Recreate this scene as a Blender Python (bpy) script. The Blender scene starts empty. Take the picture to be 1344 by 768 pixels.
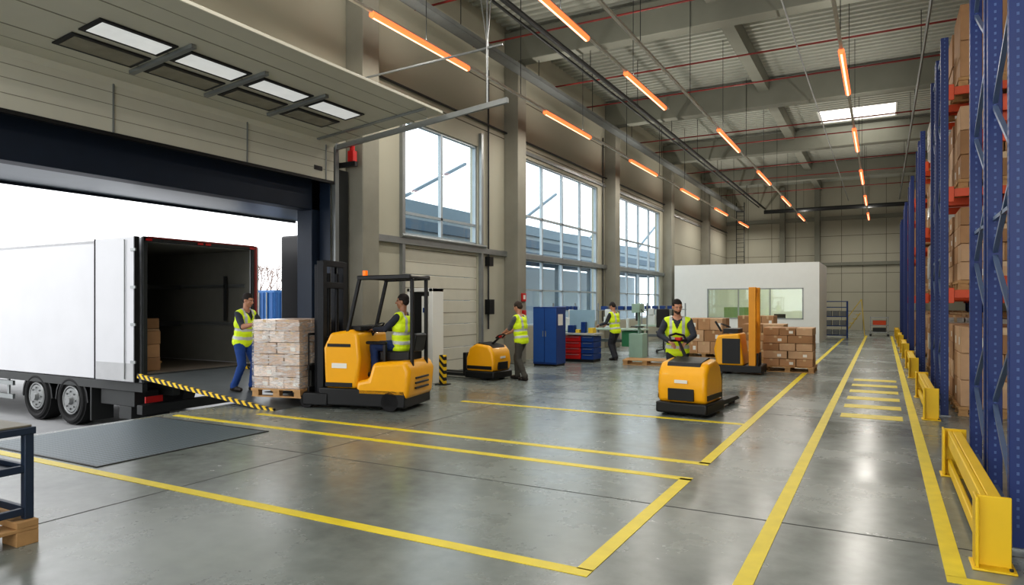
import bpy, bmesh, math, random
from mathutils import Vector, Matrix, noise as mnoise
random.seed(7)
V=Vector
scene=bpy.context.scene
COL=scene.collection

# ------------------------------------------------------------------ materials
def lin(c):
    out=[]
    for v in c:
        v=v/255.0
        out.append(v/12.92 if v<=0.04045 else ((v+0.055)/1.055)**2.4)
    return tuple(out)
MATS={}
def mat(name,rgb,rough=0.5,metal=0.0,noise=0.08,nscale=4.0,bump=0.0,bscale=None,emit=0.0,coat=0.0,ecol=None):
    if name in MATS: return MATS[name]
    m=bpy.data.materials.new(name); m.use_nodes=True
    nt=m.node_tree; b=nt.nodes['Principled BSDF']
    c=lin(rgb)
    b.inputs['Roughness'].default_value=rough
    b.inputs['Metallic'].default_value=metal
    b.inputs['Coat Weight'].default_value=coat
    if emit>0:
        b.inputs['Emission Color'].default_value=(*(lin(ecol) if ecol else c),1)
        b.inputs['Emission Strength'].default_value=emit
    tc=nt.nodes.new('ShaderNodeTexCoord')
    nz=nt.nodes.new('ShaderNodeTexNoise'); nz.inputs['Scale'].default_value=nscale; nz.inputs['Detail'].default_value=5
    nt.links.new(tc.outputs['Object'],nz.inputs['Vector'])
    mx=nt.nodes.new('ShaderNodeMix'); mx.data_type='RGBA'
    mx.inputs[6].default_value=(*[max(0,v*(1-noise*1.6)) for v in c],1)
    mx.inputs[7].default_value=(*[min(1,v*(1+noise*1.6)) for v in c],1)
    nt.links.new(nz.outputs['Fac'],mx.inputs[0]); nt.links.new(mx.outputs[2],b.inputs['Base Color'])
    if bump>0:
        n2=nt.nodes.new('ShaderNodeTexNoise'); n2.inputs['Scale'].default_value=bscale or nscale*4; n2.inputs['Detail'].default_value=4
        nt.links.new(tc.outputs['Object'],n2.inputs['Vector'])
        bp=nt.nodes.new('ShaderNodeBump'); bp.inputs['Strength'].default_value=bump; bp.inputs['Distance'].default_value=0.02
        nt.links.new(n2.outputs['Fac'],bp.inputs['Height']); nt.links.new(bp.outputs['Normal'],b.inputs['Normal'])
    MATS[name]=m
    return m

def floor_mat():
    m=bpy.data.materials.new('polished_concrete'); m.use_nodes=True
    nt=m.node_tree; b=nt.nodes['Principled BSDF']; N=nt.nodes.new; L=nt.links.new
    tc=N('ShaderNodeTexCoord')
    n1=N('ShaderNodeTexNoise'); n1.inputs['Scale'].default_value=0.55; n1.inputs['Detail'].default_value=8; n1.inputs['Roughness'].default_value=0.65
    n2=N('ShaderNodeTexNoise'); n2.inputs['Scale'].default_value=7; n2.inputs['Detail'].default_value=6
    L(tc.outputs['Object'],n1.inputs['Vector']); L(tc.outputs['Object'],n2.inputs['Vector'])
    ad=N('ShaderNodeMath'); ad.operation='MULTIPLY_ADD'; ad.inputs[1].default_value=0.35
    L(n2.outputs['Fac'],ad.inputs[0]); L(n1.outputs['Fac'],ad.inputs[2])
    cr=N('ShaderNodeValToRGB'); e=cr.color_ramp.elements
    e[0].position=0.45; e[0].color=(*lin((104,110,107)),1); e[1].position=0.9; e[1].color=(*lin((142,149,144)),1)
    L(ad.outputs[0],cr.inputs[0]); L(cr.outputs[0],b.inputs['Base Color'])
    mr=N('ShaderNodeMapRange'); mr.inputs[1].default_value=0.3; mr.inputs[2].default_value=0.75; mr.inputs[3].default_value=0.17; mr.inputs[4].default_value=0.36
    L(n1.outputs['Fac'],mr.inputs[0]); L(mr.outputs[0],b.inputs['Roughness'])
    b.inputs['Specular IOR Level'].default_value=0.7
    bp=N('ShaderNodeBump'); bp.inputs['Strength'].default_value=0.06; bp.inputs['Distance'].default_value=0.01
    L(n2.outputs['Fac'],bp.inputs['Height']); L(bp.outputs['Normal'],b.inputs['Normal'])
    return m
def plate_mat():
    m=bpy.data.materials.new('tread_plate'); m.use_nodes=True
    nt=m.node_tree; b=nt.nodes['Principled BSDF']; N=nt.nodes.new; L=nt.links.new
    tc=N('ShaderNodeTexCoord'); ck=N('ShaderNodeTexChecker'); ck.inputs['Scale'].default_value=22
    mp=N('ShaderNodeMapping'); mp.inputs['Rotation'].default_value=(0,0,0.785)
    L(tc.outputs['Object'],mp.inputs[0]); L(mp.outputs[0],ck.inputs['Vector'])
    ck.inputs['Color1'].default_value=(*lin((66,80,86)),1); ck.inputs['Color2'].default_value=(*lin((98,112,118)),1)
    L(ck.outputs['Color'],b.inputs['Base Color'])
    bp=N('ShaderNodeBump'); bp.inputs['Strength'].default_value=0.4; bp.inputs['Distance'].default_value=0.004
    L(ck.outputs['Fac'],bp.inputs['Height']); L(bp.outputs['Normal'],b.inputs['Normal'])
    b.inputs['Metallic'].default_value=0.3; b.inputs['Roughness'].default_value=0.4
    return m
def hazard_mat():
    m=bpy.data.materials.new('hazard_stripes'); m.use_nodes=True
    nt=m.node_tree; b=nt.nodes['Principled BSDF']; N=nt.nodes.new; L=nt.links.new
    tc=N('ShaderNodeTexCoord'); sx=N('ShaderNodeSeparateXYZ'); L(tc.outputs['Object'],sx.inputs[0])
    a=N('ShaderNodeMath'); a.operation='ADD'; L(sx.outputs[0],a.inputs[0]); L(sx.outputs[2],a.inputs[1])
    w=N('ShaderNodeMath'); w.operation='MULTIPLY'; w.inputs[1].default_value=7.0; L(a.outputs[0],w.inputs[0])
    f=N('ShaderNodeMath'); f.operation='FRACT'; L(w.outputs[0],f.inputs[0])
    g=N('ShaderNodeMath'); g.operation='GREATER_THAN'; g.inputs[1].default_value=0.5; L(f.outputs[0],g.inputs[0])
    mx=N('ShaderNodeMix'); mx.data_type='RGBA'; L(g.outputs[0],mx.inputs[0])
    mx.inputs[6].default_value=(0.02,0.02,0.02,1); mx.inputs[7].default_value=(*lin((235,196,40)),1)
    L(mx.outputs[2],b.inputs['Base Color']); b.inputs['Roughness'].default_value=0.5
    return m
def glass_mat():
    m=bpy.data.materials.new('window_glass'); m.use_nodes=True
    nt=m.node_tree; nt.nodes.clear(); N=nt.nodes.new; L=nt.links.new
    o=N('ShaderNodeOutputMaterial'); t=N('ShaderNodeBsdfTransparent'); t.inputs[0].default_value=(0.90,0.95,0.97,1)
    g=N('ShaderNodeBsdfGlossy'); g.inputs['Roughness'].default_value=0.03; mx=N('ShaderNodeMixShader'); mx.inputs[0].default_value=0.07
    L(t.outputs[0],mx.inputs[1]); L(g.outputs[0],mx.inputs[2]); L(mx.outputs[0],o.inputs[0])
    return m
FLOOR=floor_mat(); PLATE=plate_mat(); HAZ=hazard_mat(); GLASS=glass_mat()
LINE=mat('yellow_floor_paint',(230,208,50),0.4,noise=0.12,nscale=6)
WALL=mat('beige_wall_panel',(178,176,160),0.7,noise=0.05,nscale=0.6)
CONC=mat('raw_concrete',(140,138,126),0.8,noise=0.16,nscale=1.4,bump=0.15)
CONC2=mat('beam_concrete',(134,135,124),0.85,noise=0.12,nscale=1.0)
DECK=mat('roof_deck',(178,180,170),0.6,noise=0.05)
GALV=mat('galvanised_steel',(150,154,154),0.4,0.6,noise=0.1)
DGREY=mat('dark_grey_steel',(56,58,58),0.5,0.3)
BLACK=mat('black_plastic',(22,23,25),0.45)
RUB=mat('rubber_tyre',(28,28,29),0.85,bump=0.2,bscale=30)
YEL=mat('machine_yellow',(244,176,16),0.35,noise=0.04,coat=0.3)
GYEL=mat('guard_yellow',(230,192,34),0.45,noise=0.06)
NAVY=mat('navy_panel',(24,38,56),0.45,noise=0.1)
BLUE=mat('rack_blue',(24,48,108),0.45,noise=0.1)
BLUEC=mat('cabinet_blue',(22,60,122),0.4)
ORANGE=mat('rack_orange',(206,78,28),0.45)
RED=mat('signal_red',(190,30,28),0.4)
REDP=mat('red_pipe',(132,44,38),0.5)
WHITE=mat('white_paint',(226,227,222),0.55,noise=0.02)
TRW=mat('trailer_white',(196,197,200),0.4,noise=0.04,nscale=1.5)
DOORB=mat('door_panel_beige',(200,198,184),0.5,noise=0.03)
RIB=mat('rib_line',(144,141,128),0.6)
FRAME=mat('window_frame_grey',(168,178,184),0.4,0.2)
WOOD=mat('pallet_wood',(184,146,100),0.75,noise=0.2,nscale=9,bump=0.2)
CARD=[mat('cardboard_a',(180,140,102),0.75,noise=0.1,nscale=5),mat('cardboard_b',(162,124,88),0.75,noise=0.1,nscale=5),mat('cardboard_c',(196,162,128),0.7,noise=0.1,nscale=5)]
WRAP=[mat('wrapped_box_a',(212,190,170),0.26,noise=0.2,nscale=9,bump=0.7,bscale=14),mat('wrapped_box_b',(196,170,148),0.26,noise=0.2,nscale=9,bump=0.7,bscale=14),mat('wrapped_box_c',(228,212,198),0.24,noise=0.18,nscale=9,bump=0.7,bscale=14)]
FILM=mat('white_stretch_film',(196,194,188),0.25,noise=0.22,nscale=7,bump=0.7,bscale=12)
TAPE=mat('box_tape',(200,172,132),0.3)
LABEL=mat('paper_label',(230,228,220),0.6,noise=0.01)
ASPH=mat('asphalt',(142,143,144),0.9,noise=0.1,nscale=2)

# ------------------------------------------------------------------ geometry kit
def finish_bm(bm,me,smooth=True):
    bmesh.ops.recalc_face_normals(bm,faces=bm.faces)
    if smooth:
        for f in bm.faces: f.smooth=True
        for e in bm.edges:
            if len(e.link_faces)==2 and e.calc_face_angle(0)>0.6: e.smooth=False
    bm.to_mesh(me); bm.free()
def bbox(bm,x0,x1,y0,y1,z0,z1,M=None):
    T=Matrix.Translation(((x0+x1)/2,(y0+y1)/2,(z0+z1)/2))@Matrix.Diagonal((abs(x1-x0),abs(y1-y0),abs(z1-z0),1))
    if M is not None: T=M@T
    bmesh.ops.create_cube(bm,size=1,matrix=T)
def axisM(p0,p1):
    p0=V(p0);p1=V(p1);d=p1-p0
    return Matrix.Translation((p0+p1)/2)@d.to_track_quat('Z','Y').to_matrix().to_4x4(), d.length
def bcyl(bm,p0,p1,r0,r1=None,seg=16):
    M,l=axisM(p0,p1)
    bmesh.ops.create_cone(bm,cap_ends=True,segments=seg,radius1=r0,radius2=r0 if r1 is None else r1,depth=l,matrix=M)
def bprism(bm,poly,a,b,plane='xz'):
    def P(u,v,w):
        return {'xz':(u,w,v),'xy':(u,v,w),'yz':(w,u,v)}[plane]
    A=[bm.verts.new(P(u,v,a)) for u,v in poly]; B=[bm.verts.new(P(u,v,b)) for u,v in poly]
    n=len(poly)
    bm.faces.new(A); bm.faces.new(B[::-1])
    for i in range(n): bm.faces.new([A[i],B[i],B[(i+1)%n],A[(i+1)%n]])
def bbar(bm,p0,p1,w,h):
    p0=V(p0);p1=V(p1);M,l=axisM(p0,p1)
    bmesh.ops.create_cube(bm,size=1,matrix=M@Matrix.Diagonal((w,h,l,1)))
def btube(bm,pts,r,seg=8):
    for a,b in zip(pts[:-1],pts[1:]):
        bcyl(bm,a,b,r,seg=seg)
    for p in pts[1:-1]:
        bmesh.ops.create_uvsphere(bm,u_segments=seg,v_segments=6,radius=r,matrix=Matrix.Translation(p))
def btorus(bm,c,axis,R,r,seg=24,s2=8):
    q=V(axis).to_track_quat('Z','Y').to_matrix()
    rings=[]
    for i in range(seg):
        a=2*math.pi*i/seg; ring=[]
        for j in range(s2):
            b=2*math.pi*j/s2
            p=V(((R+r*math.cos(b))*math.cos(a),(R+r*math.cos(b))*math.sin(a),r*math.sin(b)))
            ring.append(bm.verts.new(V(c)+q@p))
        rings.append(ring)
    for i in range(seg):
        for j in range(s2):
            bm.faces.new([rings[i][j],rings[(i+1)%seg][j],rings[(i+1)%seg][(j+1)%s2],rings[i][(j+1)%s2]])

class G:
    def __init__(s,name,loc=(0,0,0),rot=0.0):
        s.e=bpy.data.objects.new(name,None); s.e.empty_display_size=0.2
        s.e.location=loc; s.e.rotation_euler=(0,0,rot); COL.objects.link(s.e); s.parts={}
    def p(s,part,m,bev=0.0):
        if part not in s.parts: s.parts[part]=(bmesh.new(),m,bev)
        return s.parts[part][0]
    def done(s):
        for k,(bm,m,bev) in s.parts.items():
            me=bpy.data.meshes.new(k); finish_bm(bm,me); me.materials.append(m)
            o=bpy.data.objects.new(k,me); COL.objects.link(o); o.parent=s.e
            if bev>0:
                bv=o.modifiers.new('bevel','BEVEL'); bv.width=bev; bv.segments=3 if bev>.03 else 2; bv.limit_method='ANGLE'; bv.angle_limit=0.7
        return s.e
def single(name,m,fn,bev=0.0,smooth=True,loc=(0,0,0)):
    bm=bmesh.new(); fn(bm); me=bpy.data.meshes.new(name); finish_bm(bm,me,smooth); me.materials.append(m)
    o=bpy.data.objects.new(name,me); o.location=loc; COL.objects.link(o)
    if bev>0:
        bv=o.modifiers.new('bevel','BEVEL'); bv.width=bev; bv.segments=2; bv.limit_method='ANGLE'
    return o

# ------------------------------------------------------------------ camera
cam=bpy.data.cameras.new('camera'); co=bpy.data.objects.new('camera',cam); COL.objects.link(co)
co.location=(0,0,1.7); co.rotation_euler=(math.radians(90),0,math.radians(28.7))
cam.lens=23.8; cam.sensor_width=36; cam.shift_y=14/1344; cam.clip_end=500
scene.camera=co
try:
    scene.view_settings.view_transform='Standard'
    scene.view_settings.look='Medium High Contrast'
except Exception as ex: print('VIEW',ex)
scene.view_settings.exposure=0.22

# ------------------------------------------------------------------ world
w=bpy.data.worlds.new('overcast_sky'); scene.world=w; w.use_nodes=True
nt=w.node_tree; bg=nt.nodes['Background']; bg.inputs[0].default_value=(0.98,0.985,1.0,1); bg.inputs[1].default_value=2.1

# ------------------------------------------------------------------ shell
XL=-9.4; XR=8.0; YB=48.0; Y0=-7.0; ZC=9.6
single('floor',FLOOR,lambda bm:bbox(bm,-9.65,XR,Y0,YB,-0.9,0))
single('asphalt_yard_ground',ASPH,lambda bm:bbox(bm,-120,-9.66,-40,130,-1.0,-0.8))
def holes(bm,x0,x1,ya,yb,za,zb,hs):
    ys=sorted({ya,yb,*[h[0] for h in hs],*[h[1] for h in hs]}); zs=sorted({za,zb,*[h[2] for h in hs],*[h[3] for h in hs]})
    for i in range(len(ys)-1):
        for j in range(len(zs)-1):
            cy=(ys[i]+ys[i+1])/2; cz=(zs[j]+zs[j+1])/2
            if any(h[0]<cy<h[1] and h[2]<cz<h[3] for h in hs): continue
            bbox(bm,x0,x1,ys[i],ys[i+1],zs[j],zs[j+1])
HS=[(2.9,9.8,0,4.15),(12.1,15.3,0,2.95),(12.1,15.3,3.25,5.85),(17.75,23.9,1.0,6.05),(25.9,32.0,1.0,6.05)]
single('wall_left',WALL,lambda bm:holes(bm,-9.65,XL,Y0,YB,0,ZC+0.1,HS),smooth=False)
single('wall_back',WALL,lambda bm:bbox(bm,-9.65,XR+0.25,YB,YB+0.25,0,ZC+0.1))
single('wall_right',WALL,lambda bm:bbox(bm,XR,XR+0.25,Y0,YB,0,ZC+0.1))
def joints(bm):
    for (a,b) in [(10.8,16.7),(17.3,24.7),(25.3,32.5),(33.1,40.3),(40.9,48)]:
        for z in (6.35,7.7,8.6): bbox(bm,XL,XL+0.006,a,b,z-0.012,z+0.012)
    for y0,y1 in [(33.1,40.3),(40.9,48)]:
        for z in (1.2,2.4,3.6,4.8): bbox(bm,XL,XL+0.006,y0,y1,z-0.012,z+0.012)
    for z in (1.2,2.4,3.6,4.8,6.0,7.2): bbox(bm,-9.4,XR,YB-0.006,YB,z-0.012,z+0.012)
    for x in (-8,-6.5,-5,-2.3,-1.1,0.2,1.4): bbox(bm,x-0.012,x+0.012,YB-0.006,YB,0,ZC)
single('trim_panel_joints',mat('joint_dark',(96,93,82),0.8),joints)
SK=(-2.3,0.45,30.1,32.1)
def deck(bm):
    y=Y0; p=0.30
    while y<YB:
        segs=[(-9.4,XR)]
        if SK[2]-0.05<=y<SK[3]: segs=[(-9.4,SK[0]),(SK[1],XR)]
        for a,b in segs:
            pr=[(y,ZC+0.0),(y+0.10,ZC),(y+0.14,ZC-0.11),(y+0.26,ZC-0.11),(y+0.30,ZC)]
            vs=[[bm.verts.new((x,u,v)) for u,v in pr] for x in (a,b)]
            for i in range(4): bm.faces.new([vs[0][i],vs[0][i+1],vs[1][i+1],vs[1][i]])
        y+=p
single('ceiling',DECK,deck,smooth=False)
g=G('skylight'); bm=g.p('diffuser',mat('skylight_panel',(255,250,240),0.5,emit=2.5)); bbox(bm,SK[0],SK[1],SK[2],SK[3],ZC-0.02,ZC+0.02)
bm=g.p('kerb',WHITE)
for a in [(SK[0]-.06,SK[0],SK[2]-.06,SK[3]+.06),(SK[1],SK[1]+.06,SK[2]-.06,SK[3]+.06),(SK[0],SK[1],SK[2]-.06,SK[2]),(SK[0],SK[1],SK[3],SK[3]+.06)]: bbox(bm,*a,ZC-0.14,ZC+0.1)
g.done()
COLY=[10.5,16.95,24.85,32.7,40.6]
for y in COLY:
    single('concrete_column',CONC,lambda bm:bbox(bm,XL,XL+0.45,y-0.25,y+0.25,0,8.5),bev=0.02)
for y in [3.0]+COLY:
    single('roof_beam',CONC2,lambda bm:bbox(bm,XL,XR,y-0.22,y+0.22,8.5,9.35),bev=0.02)
for x in (-3.6,2.6):
    single('roof_purlin_beam',CONC2,lambda bm:bbox(bm,x-0.17,x+0.17,Y0,YB,9.0,9.48))
for x in (-5.8,-3.7,1.9,5.5):
    single('steel_column',CONC2,lambda bm:bbox(bm,x-0.16,x+0.16,YB-0.35,YB,0,9.3))
single('trim_back_rail',CONC2,lambda bm:(bbox(bm,-9.4,XR,YB-0.2,YB-0.02,4.1,4.3),bbox(bm,-9.4,XR,YB-0.2,YB-0.02,7.0,7.25)))
def rail(bm):
    for a,b in [(10.75,16.7),(17.2,24.6),(25.1,32.45),(32.95,40.35),(40.85,47.9)]:
        bbox(bm,XL,XL+0.10,a,b,3.02,3.16)
    for a,b in [(17.2,24.6),(25.1,32.45),(32.95,40.35)]:
        bbox(bm,XL,XL+0.06,a,b,6.15,6.25)
single('trim_wall_rail',GALV,rail)

def window(name,y0,y1,z0,z1,ny,zs):
    g=G(name,(XL-0.1,0,0)); bm=g.p('frame',FRAME)
    t=0.05
    bbox(bm,-.05,.05,y0,y0+t,z0,z1); bbox(bm,-.05,.05,y1-t,y1,z0,z1); bbox(bm,-.05,.05,y0,y1,z0,z0+t); bbox(bm,-.05,.05,y0,y1,z1-t,z1)
    for i in range(1,ny):
        y=y0+(y1-y0)*i/ny; bbox(bm,-.045,.045,y-.035,y+.035,z0,z1)
    for z,th in zs: bbox(bm,-.045,.045,y0,y1,z-th,z+th)
    bm=g.p('glass',GLASS); bbox(bm,-.004,.004,y0+t,y1-t,z0+t,z1-t)
    g.done()
window('window_1',12.1,15.3,3.25,5.85,2,[(3.75,.03)])
window('window_2',17.75,23.9,1.0,6.05,4,[(3.1,.12),(4.35,.03),(2.1,.025)])
window('window_3',25.9,32.0,1.0,6.05,4,[(3.1,.12),(4.35,.03),(2.1,.025)])
g=G('door_2',(XL-0.08,0,0)); 
bm=g.p('panels',DOORB,0.01)
for k in range(5): bbox(bm,-.03,.03,12.1,15.3,k*0.59+0.005,(k+1)*0.59-0.005)
bm=g.p('ribs',RIB)
for k in range(5): bbox(bm,.03,.034,12.1,15.3,k*0.59+0.28,k*0.59+0.295)
g.done()
g=G('door_track'); bm=g.p('rails',GALV)
for y in (12.02,15.38): bbox(bm,XL,XL+.09,y-.05,y+.05,0,6.2)
bcyl(bm,(XL+.12,11.9,3.2),(XL+.12,15.5,3.2),.04)
g.done()

# ---- dock door overhead
g=G('door_1')
bm=g.p('lower_section',DOORB,0.008); bbox(bm,-9.36,-9.30,2.85,9.82,4.05,4.72)
bm=g.p('section_seams',RIB)
for z in (4.24,4.43,4.60): bbox(bm,-9.30,-9.298,2.85,9.82,z-.005,z+.005)
bm=g.p('bottom_seal',BLACK); bbox(bm,-9.37,-9.29,2.85,9.82,4.0,4.05); bbox(bm,-9.30,-9.285,9.3,9.5,4.2,4.28)
XA,ZA,XB,ZB=-9.27,4.78,-6.75,5.02
ang=math.atan2(ZB-ZA,XB-XA); L=math.hypot(XB-XA,ZB-ZA)
TM=Matrix.Translation((XA,0,ZA))@Matrix.Rotation(-ang,4,'Y')
bm=g.p('overhead_sections',DOORB,0.008)
n=4
for k in range(n): bbox(bm,L*k/n+.004,L*(k+1)/n-.004,2.85,9.82,0,.05,M=TM)
bm=g.p('curved_section',DOORB)
bprism(bm,[(-9.36,4.70),(-9.30,4.70),(-9.25,4.78),(-9.27,4.83),(-9.36,4.76)],2.85,9.82,'xz')
bm=g.p('seams2',RIB)
for k in range(1,n): bbox(bm,L*k/n-.008,L*k/n+.008,2.85,9.82,-.004,.001,M=TM)
for f in (0.12,0.88): bbox(bm,L*f-.004,L*f+.004,2.85,9.82,-.003,.001,M=TM)
bmf=g.p('vision_frames',BLACK,0.01); bmg=g.p('vision_lit',mat('acrylic_lit_tone',(214,216,214),0.12,emit=0.45,noise=.2,nscale=2)); bmd=g.p('vision_dark',mat('acrylic_shaded_tone',(132,128,114),0.15,noise=.2))  # one acrylic, two tones: daylit row painted bright and glowing, other row dark
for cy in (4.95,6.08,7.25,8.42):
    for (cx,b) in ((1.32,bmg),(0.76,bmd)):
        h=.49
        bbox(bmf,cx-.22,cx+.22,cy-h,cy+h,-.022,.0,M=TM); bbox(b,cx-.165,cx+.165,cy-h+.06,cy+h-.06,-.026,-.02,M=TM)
bm=g.p('struts',GALV)
for cy in (5.52,6.66,7.83): bbox(bm,.42,1.72,cy-.035,cy+.035,-.05,-.004,M=TM)
for cy in (9.35,): bbox(bm,.02,L-.05,cy-.03,cy+.03,-.03,-.004,M=TM)
for cy in (3.3,5.54,7.78,9.6): bbox(bm,-9.296,-9.28,cy-.010,cy+.010,4.05,4.72)
bm=g.p('track',GALV)
bbar(bm,(-9.3,9.9,4.72),(-5.5,9.9,5.10),.06,.09); bbox(bm,-9.38,-9.28,9.84,9.94,0,4.8)
bbar(bm,(-9.2,9.95,5.05),(-7.2,9.95,5.05),.05,.05)
bcyl(bm,(-9.2,2.8,5.25),(-9.2,10.2,5.25),.045)
bm=g.p('hangers',GALV)
bcyl(bm,(-5.9,9.9,5.08),(-5.9,9.9,8.6),.02,seg=8); bcyl(bm,(-5.9,9.9,6.1),(-6.3,9.9,8.6),.012,seg=8); bcyl(bm,(-5.9,9.9,6.1),(-5.65,9.9,8.6),.012,seg=8)
bbar(bm,(-8.9,9.9,5.95),(-5.6,9.9,6.05),.03,.03)
bm=g.p('warning_beacon',RED,.01); bbox(bm,-9.12,-8.98,10.0,10.12,4.45,4.66); bcyl(bm,(-9.05,10.06,4.66),(-9.05,10.06,4.76),.05)
bm=g.p('beacon_bracket',BLACK); bbox(bm,-9.4,-8.95,10.02,10.10,4.36,4.45)
g.done()
g=G('dock_shelter')
bm=g.p('jamb',NAVY,.01); bbox(bm,-10.05,-9.66,9.6,10.05,-.8,4.3); bbox(bm,-10.05,-9.66,2.5,2.9,-.8,4.3); bbox(bm,-9.64,-9.36,9.78,9.80,0,4.15)
bm=g.p('header',NAVY,.01); bbox(bm,-9.95,-9.66,2.5,10.9,3.5,4.9)
bm=g.p('canopy',mat('canopy_grey',(112,122,132),0.3,.3)); bbox(bm,-11.45,-9.95,2.3,10.9,3.52,3.62)
bm=g.p('canopy_edge',NAVY); bbox(bm,-11.5,-11.45,2.3,10.9,3.48,3.75)
bm=g.p('side_cushion',BLACK,.05); bbox(bm,-12.2,-11.5,11.15,11.8,-.8,3.25)
g.done()
g=G('door_frame_post'); bm=g.p('post',DGREY,.01); bbox(bm,XL,XL+.12,9.95,10.2,0,4.3); g.done()
g=G('fire_alarm_sign',(-8.93,17.0,0)); bm=g.p('sign',RED,.005); bbox(bm,-.02,.02,-.12,.12,1.75,1.98); bbox(bm,-.02,.05,-.07,.07,1.35,1.5); bm=g.p('symbol',LABEL); bbox(bm,.02,.023,-.06,.06,1.81,1.93); g.done()

# ------------------------------------------------------------------ floor details
def lines(bm):
    w=.055; z=.004
    def X(x,y0,y1,w=w): bbox(bm,x-w,x+w,y0,y1,0,z)
    def Y(y,x0,x1,w=w): bbox(bm,x0,x1,y-w,y+w,0,z)
    Y(3.96,-9.3,-1.61); X(-1.665,4.0,6.55); Y(6.55,-9.4,-1.61)
    Y(7.25,-8.4,-1.60); X(-1.655,7.25,36); Y(9.88,-6.4,-1.71)
    X(-.74,2.0,40); X(.40,5.0,40); Y(4.95,.345,4.0)
    for k in range(6): Y(11.45+1.08*k,-.56,.26,.2)
single('floor_marking_lines',LINE,lines)
def fj(bm):
    for x in (-5.7,3.5): bbox(bm,x-.006,x+.006,Y0,YB,0,.0015)
    for y in (-1,5.6,11.0,17,23,29,35,41): bbox(bm,-9.4,XR,y-.006,y+.006,0,.0015)
single('trim_floor_joints',mat('floor_joint',(62,64,62),.8),fj)
g=G('dock_leveler_plate'); bm=g.p('plate',PLATE); bbox(bm,-9.5,-7.15,4.1,6.28,0,.006); bm=g.p('rim',DGREY)
for a in [(-9.5,-7.12,4.07,4.1),(-9.5,-7.12,6.28,6.31),(-7.15,-7.12,4.1,6.28)]: bbox(bm,*a,0,.01)
g.done()
g=G('loading_ramp')
RX0,RX1,RZ=-8.43,-11.95,.36
bm=g.p('deck',mat('ramp_steel',(110,115,116),.4,.5,noise=.15,nscale=3)); bprism(bm,[(RX0,.004),(RX1,RZ),(RX1,RZ-.05),(RX0-.3,.004-.0)],7.6,9.75,'xz')
bm=g.p('hazard_edge',HAZ)
for y in (7.56,9.75): bprism(bm,[(RX0,.0),(RX0,.03),(RX1,RZ+.05),(RX1,RZ-.03),(RX0-.3,.0)],y,y+.04,'xz')
g.done()

# ------------------------------------------------------------------ pallets & boxes
def add_pallet(g,x,y,z,w=1.2,d=.8):
    bm=g.p('pallet',WOOD)
    for k in range(5):
        yy=y-d/2+.05+(d-.1)*k/4; bbox(bm,x-w/2,x+w/2,yy-.05,yy+.05,z+.122,z+.144)
    for xx in (x-w/2+.07,x,x+w/2-.07):
        bbox(bm,xx-.07,xx+.07,y-d/2,y+d/2,z+.1,z+.122)
        for yy in (y-d/2+.07,y,y+d/2-.07): bbox(bm,xx-.06,xx+.06,yy-.05,yy+.05,z+.022,z+.1)
    for yy in (y-d/2+.07,y,y+d/2-.07): bbox(bm,x-w/2,x+w/2,yy-.05,yy+.05,z,z+.022)
def add_boxes(g,x,y,z,w,d,nz,h,nx,ny,mats,tape=True,drop=0):
    for k in range(nz):
        off=(k%2)
        ax=nx-off if nx>2 else nx
        for i in range(ax):
            for j in range(ny):
                if k==nz-1 and random.random()<drop: continue
                bw=w/ax; bd=d/ny; m=random.randrange(len(mats))
                bm=g.p('boxes_%d'%m,mats[m],.008)
                jx=random.uniform(-.008,.008); jy=random.uniform(-.008,.008)
                cx=x-w/2+bw*(i+.5)+jx; cy=y-d/2+bd*(j+.5)+jy
                bbox(bm,cx-bw/2+.006,cx+bw/2-.006,cy-bd/2+.006,cy+bd/2-.006,z+k*h+.003,z+(k+1)*h-.004)
                if tape:
                    t=g.p('tape',TAPE)
                    if j==0: bbox(t,cx-.03,cx+.03,cy-bd/2+.0035,cy-bd/2+.006,z+k*h+h*.72,z+(k+1)*h-.006)
                    if j==0 and random.random()<.4:
                        t=g.p('labels',LABEL); bbox(t,cx+bw*.1,cx+bw*.1+.09,cy-bd/2+.003,cy-bd/2+.006,z+k*h+h*.25,z+k*h+h*.6)
                    if i==0 and random.random()<.4:
                        t=g.p('labels',LABEL); bbox(t,cx-bw/2+.003,cx-bw/2+.006,cy-.05,cy+.05,z+k*h+h*.3,z+k*h+h*.6)
def load(name,x,y,z,w,d,nz,h,nx,ny,mats,rot=0,**k):
    g=G(name,(x,y,z),rot); add_pallet(g,0,0,0,w,d); add_boxes(g,0,0,.144,w-.06,d-.04,nz,h,nx,ny,mats,**k); return g
g=load('pallet_of_wrapped_boxes',-8.86,8.42,.15,.94,1.1,6,.19,3,3,WRAP,rot=math.radians(12))
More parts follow.
